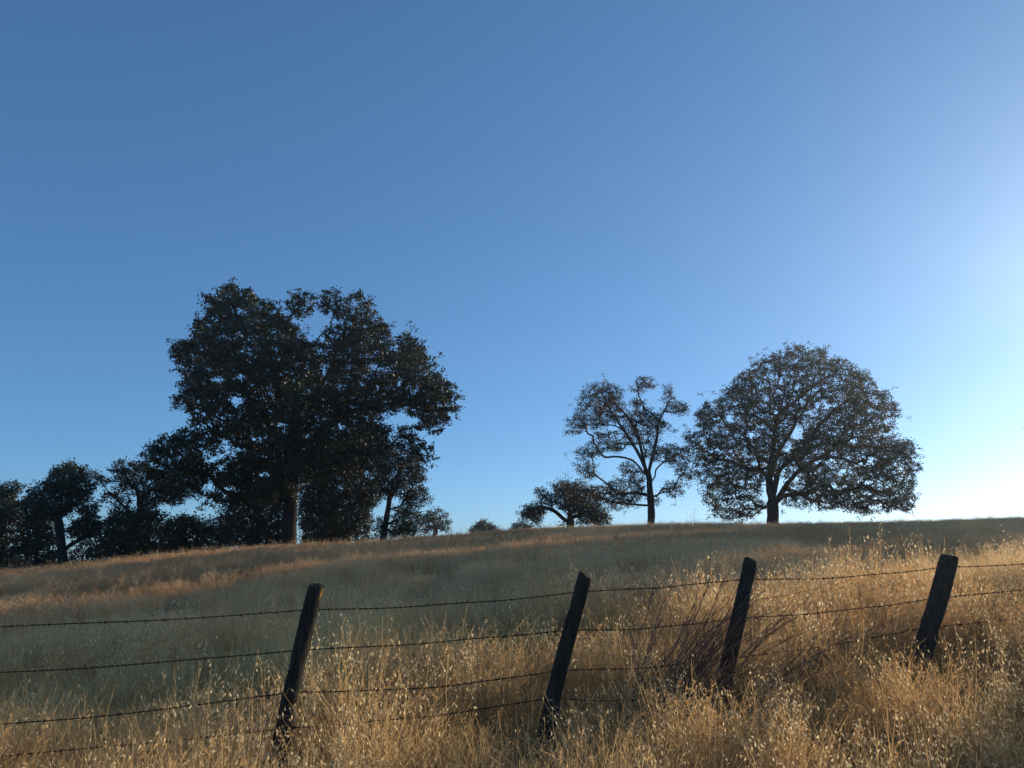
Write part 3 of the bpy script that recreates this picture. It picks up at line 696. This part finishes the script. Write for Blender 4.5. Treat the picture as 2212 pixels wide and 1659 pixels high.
# ------------------------------------------------------------ dead brush
M_twig = straw_mat('dead_twig', (.07, .034, .024), (.17, .09, .06), .0, rough=.8)
def brush(seed, base, n, spread, lean, L, label, r=.0068):
    rnd = random.Random(seed); rs = np.random.default_rng(seed); A = Acc()
    gz = tz(base.x, base.y); org = np.array([base.x, base.y, gz])
    for k in range(n):
        dirv = Vector((lean[0] + rnd.gauss(0, spread), lean[1] + rnd.gauss(0, spread * .7), 1.0 + rnd.gauss(0, .15))).normalized()
        l = L * rnd.uniform(.5, 1.1); p = Vector((rnd.gauss(0, .09), rnd.gauss(0, .09), -.03)); pts = [p.copy()]; m_ = 12
        for s in range(m_):
            dirv = (dirv + Vector((rnd.gauss(.012, .045), rnd.gauss(0, .045), rnd.gauss(-.02, .045)))).normalized(); p = p + dirv * l / m_; pts.append(p.copy())
        rr = np.linspace(r * rnd.uniform(.8, 1.4), .0016, m_ + 1)
        Vt, Ft = tube_arrays(np.array(pts), rr, 4); A.add(Vt, Ft, rnd.random())
        for _ in range(rnd.randint(3, 7)):
            s = rnd.randint(4, m_ - 1); q0 = pts[s]; dv = (pts[s] - pts[s - 1]).normalized() + Vector((rnd.gauss(0, .35), rnd.gauss(0, .35), rnd.gauss(.05, .3))); dv.normalize()
            bl = l * rnd.uniform(.12, .35); bp = [q0]
            for s2 in range(5): dv = (dv + Vector((rnd.gauss(0, .07), rnd.gauss(0, .07), rnd.gauss(0, .07)))).normalized(); bp.append(bp[-1] + dv * bl / 5)
            Vt, Ft = tube_arrays(np.array(bp), np.linspace(.0032, .0014, 6), 3); A.add(Vt, Ft, rnd.random())
    o = link('dead_shrub', A.mesh('dead_shrub', [M_twig])); o.location = org
    return tag(o, label, 'dead shrub', 'leafless dead shrubs along the fence')
brush(3, P(1375, 1500, 6.5), 74, .27, (.62, .1), 1.6, 'fan of bare dark dead stems leaning right, between the second and third fence posts')
brush(4, P(1575, 1475, 6.9), 24, .22, (1.7, .1), 1.6, 'low spray of bare dead stems reaching right from the foot of the notched post')
brush(6, P(2230, 1420, 8.6), 16, .3, (.9, .1), 1.3, 'faint bare dead stems at the right edge beyond the thickest post', r=.003)
brush(8, P(1080, 1420, 8.5), 10, .25, (.8, .1), 1.2, 'few thin dead stems leaning right, left of the gray split post', r=.0028)

# ------------------------------------------------------------ grasses and weeds (tufts scattered as ground cover)
M_straw = straw_mat('dry_oat_straw', (.56, .34, .13), (.93, .64, .29), .5, world_mix=(.66, .35, .13))
M_spike = straw_mat('oat_spikelets', (.66, .46, .22), (.96, .80, .50), .6, rough=.45)
M_thatch = straw_mat('grass_thatch', (.22, .12, .045), (.44, .27, .11), .3, rough=.8)
M_grey = straw_mat('grey_field_grass', (.46, .27, .12), (.98, .64, .33), .5, world_mix=(.64, .34, .15))
M_rust = straw_mat('rusty_dock_weed', (.22, .10, .045), (.46, .24, .11), .4, rough=.7)
GM = [M_straw, M_spike, M_thatch, M_grey, M_rust]
class Tuft:
    def __init__(s, seed): s.V = []; s.F = []; s.M = []; s.T = []; s.r = random.Random(seed); s.n = 0
    def ribbon(s, pts, w0, w1, mat, tone):
        # thin blade facing a random way, with a slight crease
        ang = s.r.uniform(0, 6.28); side = Vector((math.cos(ang), math.sin(ang), 0)); n = len(pts)
        for k, p in enumerate(pts):
            f = k / (n - 1); w_ = (w0 + (w1 - w0) * f) * .5
            s.V += [p - side * w_, p + side * w_]; s.T += [tone, tone]
        for k in range(n - 1):
            a = s.n + 2 * k; s.F.append((a, a + 1, a + 3, a + 2)); s.M.append(mat)
        s.n += 2 * n
    def spikelet(s, p, d, L, W, mat, tone):
        d = d.normalized(); ref = Vector((s.r.gauss(0, 1), s.r.gauss(0, 1), s.r.gauss(0, 1))); u = d.cross(ref).normalized(); v = d.cross(u)
        for sg in (-1, 1):            # two papery glumes opening in a narrow V
            tip = p + d * L + u * sg * L * .14
            m_ = p + d * L * .42 + u * sg * L * .10
            s.V += [p, m_ + v * W * .5 + u * sg * W * .1, tip, m_ - v * W * .5 + u * sg * W * .1]; s.T += [tone] * 4
            s.F.append((s.n, s.n + 1, s.n + 2, s.n + 3)); s.M.append(mat); s.n += 4
    def stem(s, base, h, lean, curl, w_, mat, tone, seg=7):
        r = s.r; p = base.copy(); d = Vector((lean[0], lean[1], 1)).normalized(); pts = [p.copy()]
        for k in range(seg):
            d = (d + Vector((curl[0], curl[1], -abs(curl[2]))) * (.3 + k / seg) + Vector((r.gauss(0, .03), r.gauss(0, .03), 0))).normalized()
            p = p + d * h / seg; pts.append(p.copy())
        s.ribbon(pts, w_, w_ * .55, mat, tone); return pts, d
    def oat(s, h, rad, wf, mat=0, nsp=(8, 16), sp=1.0):
        r = s.r; a = r.uniform(0, 6.28); q_ = rad * math.sqrt(r.random()); base = Vector((q_ * math.cos(a), q_ * math.sin(a), -.03))
        c = r.uniform(0, 6.28); lean = (r.gauss(.05, .16), r.gauss(0, .16)); k_ = r.uniform(.0, .10)
        tone = r.random()
        pts, d = s.stem(base, h, lean, (k_ * math.cos(c), k_ * math.sin(c), .015), .0026 * wf, mat, tone)
        top = pts[-1]
        for k in range(r.randint(*nsp)):
            f = r.random() ** .8; i_ = len(pts) - 1 - f * 2.4; i0 = int(i_); q0 = pts[i0].lerp(pts[min(i0 + 1, len(pts) - 1)], i_ - i0)
            a = r.uniform(0, 6.28); out = Vector((math.cos(a), math.sin(a), r.uniform(.1, .7))); l = r.uniform(.015, .06) * (.5 + f)
            q1 = q0 + out * l; q2 = q1 + Vector((out.x, out.y, -.7)) * l * .35
            s.ribbon([q0, q1, q2], .0011 * wf, .0009 * wf, mat, tone)
            dd = Vector((out.x * .35 + r.gauss(0, .15), out.y * .35 + r.gauss(0, .15), -1 + r.uniform(0, .5)))
            k2 = r.uniform(.55, 1.15); s.spikelet(q2, dd, .026 * k2 * sp, .0066 * k2 * sp, 1, r.random())
    def blade(s, h, rad, wf, mat, droop):
        r = s.r; a = r.uniform(0, 6.28); q_ = rad * math.sqrt(r.random()); base = Vector((q_ * math.cos(a), q_ * math.sin(a), -.02))
        c = r.uniform(0, 6.28); k_ = r.uniform(.05, .28) * droop
        s.stem(base, h, (r.gauss(.06, .3), r.gauss(0, .3)), (k_ * math.cos(c), k_ * math.sin(c), k_ * .6), .0045 * wf, mat, r.random(), 6)
    def brome(s, h, rad, wf, mat=0):
        r = s.r; a = r.uniform(0, 6.28); q_ = rad * math.sqrt(r.random()); base = Vector((q_ * math.cos(a), q_ * math.sin(a), -.03))
        c = r.uniform(0, 6.28); k_ = r.uniform(.06, .2)
        pts, d = s.stem(base, h, (r.gauss(.05, .22), r.gauss(0, .22)), (k_ * math.cos(c), k_ * math.sin(c), .06), .0022 * wf, mat, r.random())
        for k in range(r.randint(5, 9)):
            q0 = pts[-1].lerp(pts[-2], r.random() * 1.2); dd = d + Vector((r.gauss(0, .35), r.gauss(0, .35), r.gauss(-.2, .3)))
            s.spikelet(q0, dd, r.uniform(.02, .035), r.uniform(.0028, .004) * wf, mat, r.random())
    def weed(s, h, mat=4):
        r = s.r; pts, d = s.stem(Vector((0, 0, -.03)), h, (r.gauss(.03, .12), r.gauss(0, .12)), (0, 0, .0), .006, mat, r.random())
        for k in range(r.randint(9, 15)):
            i_ = r.uniform(2.2, 6.9); q0 = pts[int(i_)].lerp(pts[int(i_) + 1], i_ % 1); a = r.uniform(0, 6.28)
            e = q0 + Vector((math.cos(a) * .6, math.sin(a) * .6, 1)).normalized() * r.uniform(.05, .16)
            s.ribbon([q0, q0.lerp(e, .5), e], .0035, .002, mat, r.random())
            for _ in range(6):
                q1 = q0.lerp(e, r.uniform(.3, 1.05)); s.spikelet(q1 + Vector((r.gauss(0, .008), r.gauss(0, .008), 0)), Vector((r.gauss(0, .5), r.gauss(0, .5), .5)), .016, .010, mat, r.random())
    def done(s, name, coll):
        me = mesh_np(name, [tuple(v) for v in s.V], np.array(s.F), 4, GM, s.M, attrs={'tone': s.T})
        o = bpy.data.objects.new(name, me); coll.objects.link(o)
def protos(cname, n, fn):
    c = bpy.data.collections.new(cname)
    for k in range(n):
        t = Tuft(hash_(cname) + k); fn(t, k); t.done('%s_%02d' % (cname, k), c)
    return c
def hash_(x): return sum(ord(ch) * (i_ + 3) for i_, ch in enumerate(x))
def near_oats(t, k):
    for _ in range(4): t.oat(t.r.uniform(.50, .84), .13, 1.1, nsp=(4, 11))
    for _ in range(7): t.brome(t.r.uniform(.35, .65), .15, .85)
    for _ in range(16): t.blade(t.r.uniform(.35, .75), .15, .75, 0, .7)
    for _ in range(12): t.blade(t.r.uniform(.2, .45), .15, 1, 2, 1.4)
def tall_oats(t, k):
    for _ in range(4): t.oat(t.r.uniform(.8, 1.05), .10, 1.2, nsp=(10, 20), sp=1.1)
    for _ in range(5): t.blade(t.r.uniform(.5, .8), .08, .8, 0, .5)
def near_brome(t, k):
    for _ in range(15): t.brome(t.r.uniform(.3, .6), .16, .8)
    for _ in range(22): t.blade(t.r.uniform(.3, .7), .17, .7, 0, .9)
    for _ in range(8): t.blade(t.r.uniform(.15, .4), .17, 1, 2, 1.4)
def thatch(t, k):
    for _ in range(60): t.blade(t.r.uniform(.12, .40), .24, 1.0, 2, 2.2)
def mid_oats(t, k):
    for _ in range(6): t.oat(t.r.uniform(.42, .72), .3, 1.7, 3, (4, 9), 1.05)
    for _ in range(26): t.blade(t.r.uniform(.25, .55), .26, 2.2, 3, .9)
    for _ in range(20): t.brome(t.r.uniform(.32, .6), .24, 2.1, 3)
def far_grass(t, k):
    for _ in range(3): t.oat(t.r.uniform(.42, .62), .4, 2.6, 3, (3, 5), 1.1)
    for _ in range(60): t.blade(t.r.uniform(.3, .55), .45, 3.0, 3, .6)
    for _ in range(26): t.brome(t.r.uniform(.36, .58), .42, 2.5, 3)
def weeds(t, k): t.weed(t.r.uniform(.5, .8))
C_oat = protos('wild_oat', 7, near_oats); C_tall = protos('tall_oat', 6, tall_oats); C_bro = protos('brome_grass', 5, near_brome); C_tha = protos('grass_thatch', 4, thatch)
C_mid = protos('field_grass', 6, mid_oats); C_far = protos('hill_grass', 6, far_grass); C_weed = protos('dock_weed', 6, weeds)

def scatter(name, label, coll, nvar, pts, scl, seed, tilt=.14, bias=(0, .06)):
    rs = np.random.default_rng(seed); n = len(pts)
    me = bpy.data.meshes.new(name); me.vertices.add(n); me.vertices.foreach_set('co', np.asarray(pts, dtype=np.float32).ravel())
    rot = np.stack([rs.normal(bias[0], tilt, n), rs.normal(bias[1], tilt, n), rs.uniform(0, 6.283, n)], -1)
    for nm, tp, dat in (('rot', 'FLOAT_VECTOR', rot), ('scl', 'FLOAT', scl), ('idx', 'INT', rs.integers(0, nvar, n))):
        at = me.attributes.new(nm, tp, 'POINT'); at.data.foreach_set('vector' if tp == 'FLOAT_VECTOR' else 'value', np.asarray(dat, dtype=np.int32 if tp == 'INT' else np.float32).ravel())
    o = link(name, me); tag(o, label, 'grass' if 'weed' not in name else 'weeds', kind='stuff')
    ng = bpy.data.node_groups.new(name + '_scatter', 'GeometryNodeTree')
    ng.interface.new_socket('Geometry', in_out='INPUT', socket_type='NodeSocketGeometry'); ng.interface.new_socket('Geometry', in_out='OUTPUT', socket_type='NodeSocketGeometry')
    N_, L_ = ng.nodes, ng.links
    gi, go = N_.new('NodeGroupInput'), N_.new('NodeGroupOutput'); ip = N_.new('GeometryNodeInstanceOnPoints'); ci = N_.new('GeometryNodeCollectionInfo')
    ci.inputs['Collection'].default_value = coll; ci.inputs['Separate Children'].default_value = True; ci.inputs['Reset Children'].default_value = True
    def na(nm, tp):
        a = N_.new('GeometryNodeInputNamedAttribute'); a.data_type = tp; a.inputs['Name'].default_value = nm; return a.outputs['Attribute']
    e2r = N_.new('FunctionNodeEulerToRotation')
    L_.new(na('rot', 'FLOAT_VECTOR'), e2r.inputs[0]); L_.new(e2r.outputs[0], ip.inputs['Rotation'])
    L_.new(na('scl', 'FLOAT'), ip.inputs['Scale']); L_.new(na('idx', 'INT'), ip.inputs['Instance Index']); ip.inputs['Pick Instance'].default_value = True
    L_.new(gi.outputs[0], ip.inputs['Points']); L_.new(ci.outputs[0], ip.inputs['Instance']); L_.new(ip.outputs[0], go.inputs[0])
    md = o.modifiers.new('scatter', 'NODES'); md.node_group = ng
    return o
def fan(n, y0, y1, rs, a0=-.86, a1=.86, pw=2.0):
    y = (y0 ** pw + rs.random(n) * (y1 ** pw - y0 ** pw)) ** (1 / pw); x = rs.uniform(a0, a1, n) * y + rs.uniform(-.6, .6, n)
    return x, y
rs = np.random.default_rng(5)
def clumpy(x, y, s, seed, thr):
    v = np.array([noise.noise(Vector((a * s, b * s, seed))) for a, b in zip(x, y)]); return v > thr
def lift(x, y): return np.stack([x, y, terrain(x, y)], -1)
def hmod(x, y, s_=.6, seed=3.3, lo=.7, hi=1.2):
    v = np.array([noise.noise(Vector((a * s_, b * s_, seed))) for a, b in zip(x, y)]); return np.interp(v, (-.5, .5), (lo, hi))
def pressed(x, y):      # trampled shorter along the fence line, so the posts stand clear
    yl = np.interp(x, (-4, -1.6, .4, 2.1, 4.2, 8), (5.3, 5.6, 6.0, 6.7, 7.4, 8.7)); v = np.interp(y, (3, 4.2, 5.0, 5.8), (.6, .8, 1.02, 1.2))
    for px_, py_ in ((1.85, 6.2), (3.9, 6.9)): v = v * (1 - .38 * np.exp(-((x - px_) ** 2 + (y - py_) ** 2) / .55))
    return v
x, y = fan(3328, 3.2, 11.5, rs, -1.05, 1.15); k = clumpy(x, y, 1.3, 1.5, -.08); x, y = x[k], y[k]
scatter('wild_oat_grass', 'dry wild oats with hanging pale spikelets around the fence', C_oat, 7, lift(x, y), rs.uniform(.75, 1.15, len(x)) * hmod(x, y, .7, 3.3, .6, 1.25) * pressed(x, y), 1, .2)
x, y = fan(1280, 3.6, 12, rs, -1.05, 1.15); k = clumpy(x, y, .9, 11.5, .05); x, y = x[k], y[k]
scatter('tall_oat_grass', 'scattered tall oat stems rising above the rest near the fence', C_tall, 6, lift(x, y), rs.uniform(.6, .98, len(x)) * (.25 + .68 * pressed(x, y)), 12, .2)
x, y = fan(5376, 3.0, 11.5, rs, -1.05, 1.15); k = clumpy(x, y, 1.6, 21.5, -.12); x, y = x[k], y[k]
scatter('brome_grass', 'fine golden dry grass filling in between the oats near the fence', C_bro, 5, lift(x, y), rs.uniform(.8, 1.15, len(x)) * hmod(x, y, .9, 8.3, .6, 1.2) * pressed(x, y), 2, .25)
x, y = fan(4608, 3.0, 12, rs, -1.05, 1.15)
scatter('fallen_grass', 'bent brown dead grass lying low under the oats', C_tha, 4, lift(x, y), rs.uniform(.8, 1.2, len(x)) * pressed(x, y), 3, .25)
x, y = fan(8500, 10, 24, rs); k = clumpy(x, y, 1.1, 61.5, -.16); x, y = x[k], y[k]
scatter('field_grass', 'gray-gold dry grass of the field beyond the fence', C_mid, 6, lift(x, y), rs.uniform(.8, 1.12, len(x)) * hmod(x, y, .5, 4.4, .6, 1.25), 4)
x, y = fan(17000, 22, 62, rs, pw=1.6)
scatter('hill_grass', 'fine dry grass along the crest of the hill', C_far, 6, lift(x, y), rs.uniform(.7, 1.15, len(x)), 6)
# rusty weeds: in drifts near the crest on the left, sparse elsewhere
x, y = fan(7000, 26, 50, rs, a0=-.75, a1=.3, pw=1.8); k = clumpy(x, y, .16, 7.5, .02); x, y = x[k], y[k]
x2, y2 = fan(900, 12, 52, rs); x3, y3 = fan(900, 44, 56, rs, -.2, .8); k = clumpy(x3, y3, .3, 41.5, .0); x3, y3 = x3[k], y3[k]
x = np.concatenate([x, x2, x3]); y = np.concatenate([y, y2, y3])
scatter('rusty_weeds', 'drifts of rust-brown seeded dock weeds among the grass', C_weed, 6, lift(x, y), rs.uniform(.6, 1.05, len(x)), 7)
x, y = fan(3200, 10, 38, rs, pw=1.8); k = clumpy(x, y, .25, 31.5, -.1); x, y = x[k], y[k]
scatter('field_oat_grass', 'loose pale oat stems standing out of the gray-gold field', C_tall, 6, lift(x, y), rs.uniform(.55, .85, len(x)), 17, .2)
x, y = fan(2600, 36, 54, rs)
scatter('crest_oat_grass', 'taller loose oat stems along the skyline of the hill', C_tall, 6, lift(x, y), rs.uniform(.55, 1.0, len(x)), 15, .2)
cw = P(1485, 1125, 51); t_ = Tuft(991)
for _ in range(5):
    n0 = len(t_.V); t_.weed(t_.r.uniform(1.2, 1.8)); o_ = Vector((t_.r.gauss(0, .35), t_.r.gauss(0, .3), 0))
    for q_ in range(n0, len(t_.V)): t_.V[q_] = t_.V[q_] + o_
me = mesh_np('tall_weed', [tuple(v) for v in t_.V], np.array(t_.F), 4, GM, t_.M, attrs={'tone': t_.T})
o = link('tall_weed', me); o.location = (cw.x, 51, tz(cw.x, 51)); tag(o, 'tall rusty seeded weed standing above the crest between the thin-crowned and round oaks', 'weed')


t_ = Tuft(77)
for _ in range(7):
    n0 = len(t_.V); t_.weed(t_.r.uniform(.8, 1.3)); o_ = Vector((t_.r.gauss(0, .7), t_.r.gauss(0, .3), 0))
    for q_ in range(n0, len(t_.V)): t_.V[q_] = t_.V[q_] + o_
cw = P(975, 1150, 48); o = link('tall_weed', mesh_np('tall_weed', [tuple(v) for v in t_.V], np.array(t_.F), 4, GM, t_.M, attrs={'tone': t_.T})); o.location = (cw.x, 48, tz(cw.x, 48))
tag(o, 'loose row of thin dark weeds on the crest right of the largest oak', 'weed')

# ------------------------------------------------------------ scattering volume added to imitate lens glare towards the sun
def glare_haze_box():
    lo, hi = (-260, -60, -9), (260, 420, 19)
    v = [(x_, y_, z_) for x_ in (lo[0], hi[0]) for y_ in (lo[1], hi[1]) for z_ in (lo[2], hi[2])]
    f = [0, 1, 3, 2, 4, 6, 7, 5, 0, 4, 5, 1, 2, 3, 7, 6, 0, 2, 6, 4, 1, 5, 7, 3]
    m, n, l, out = newmat('glare_haze')
    pv = n.new('ShaderNodeVolumePrincipled'); pv.inputs['Color'].default_value = (.93, .96, 1, 1)
    pv.inputs['Density'].default_value = GLARE_HAZE; pv.inputs['Anisotropy'].default_value = .72
    l.new(pv.outputs[0], out.inputs['Volume'])
    o = link('glare_haze', mesh_np('glare_haze', v, f, 4, [m])); tag(o, 'added thin volume imitating pale lens glare towards the low sun', kind='stuff')
GLARE_HAZE = .0006
glare_haze_box()
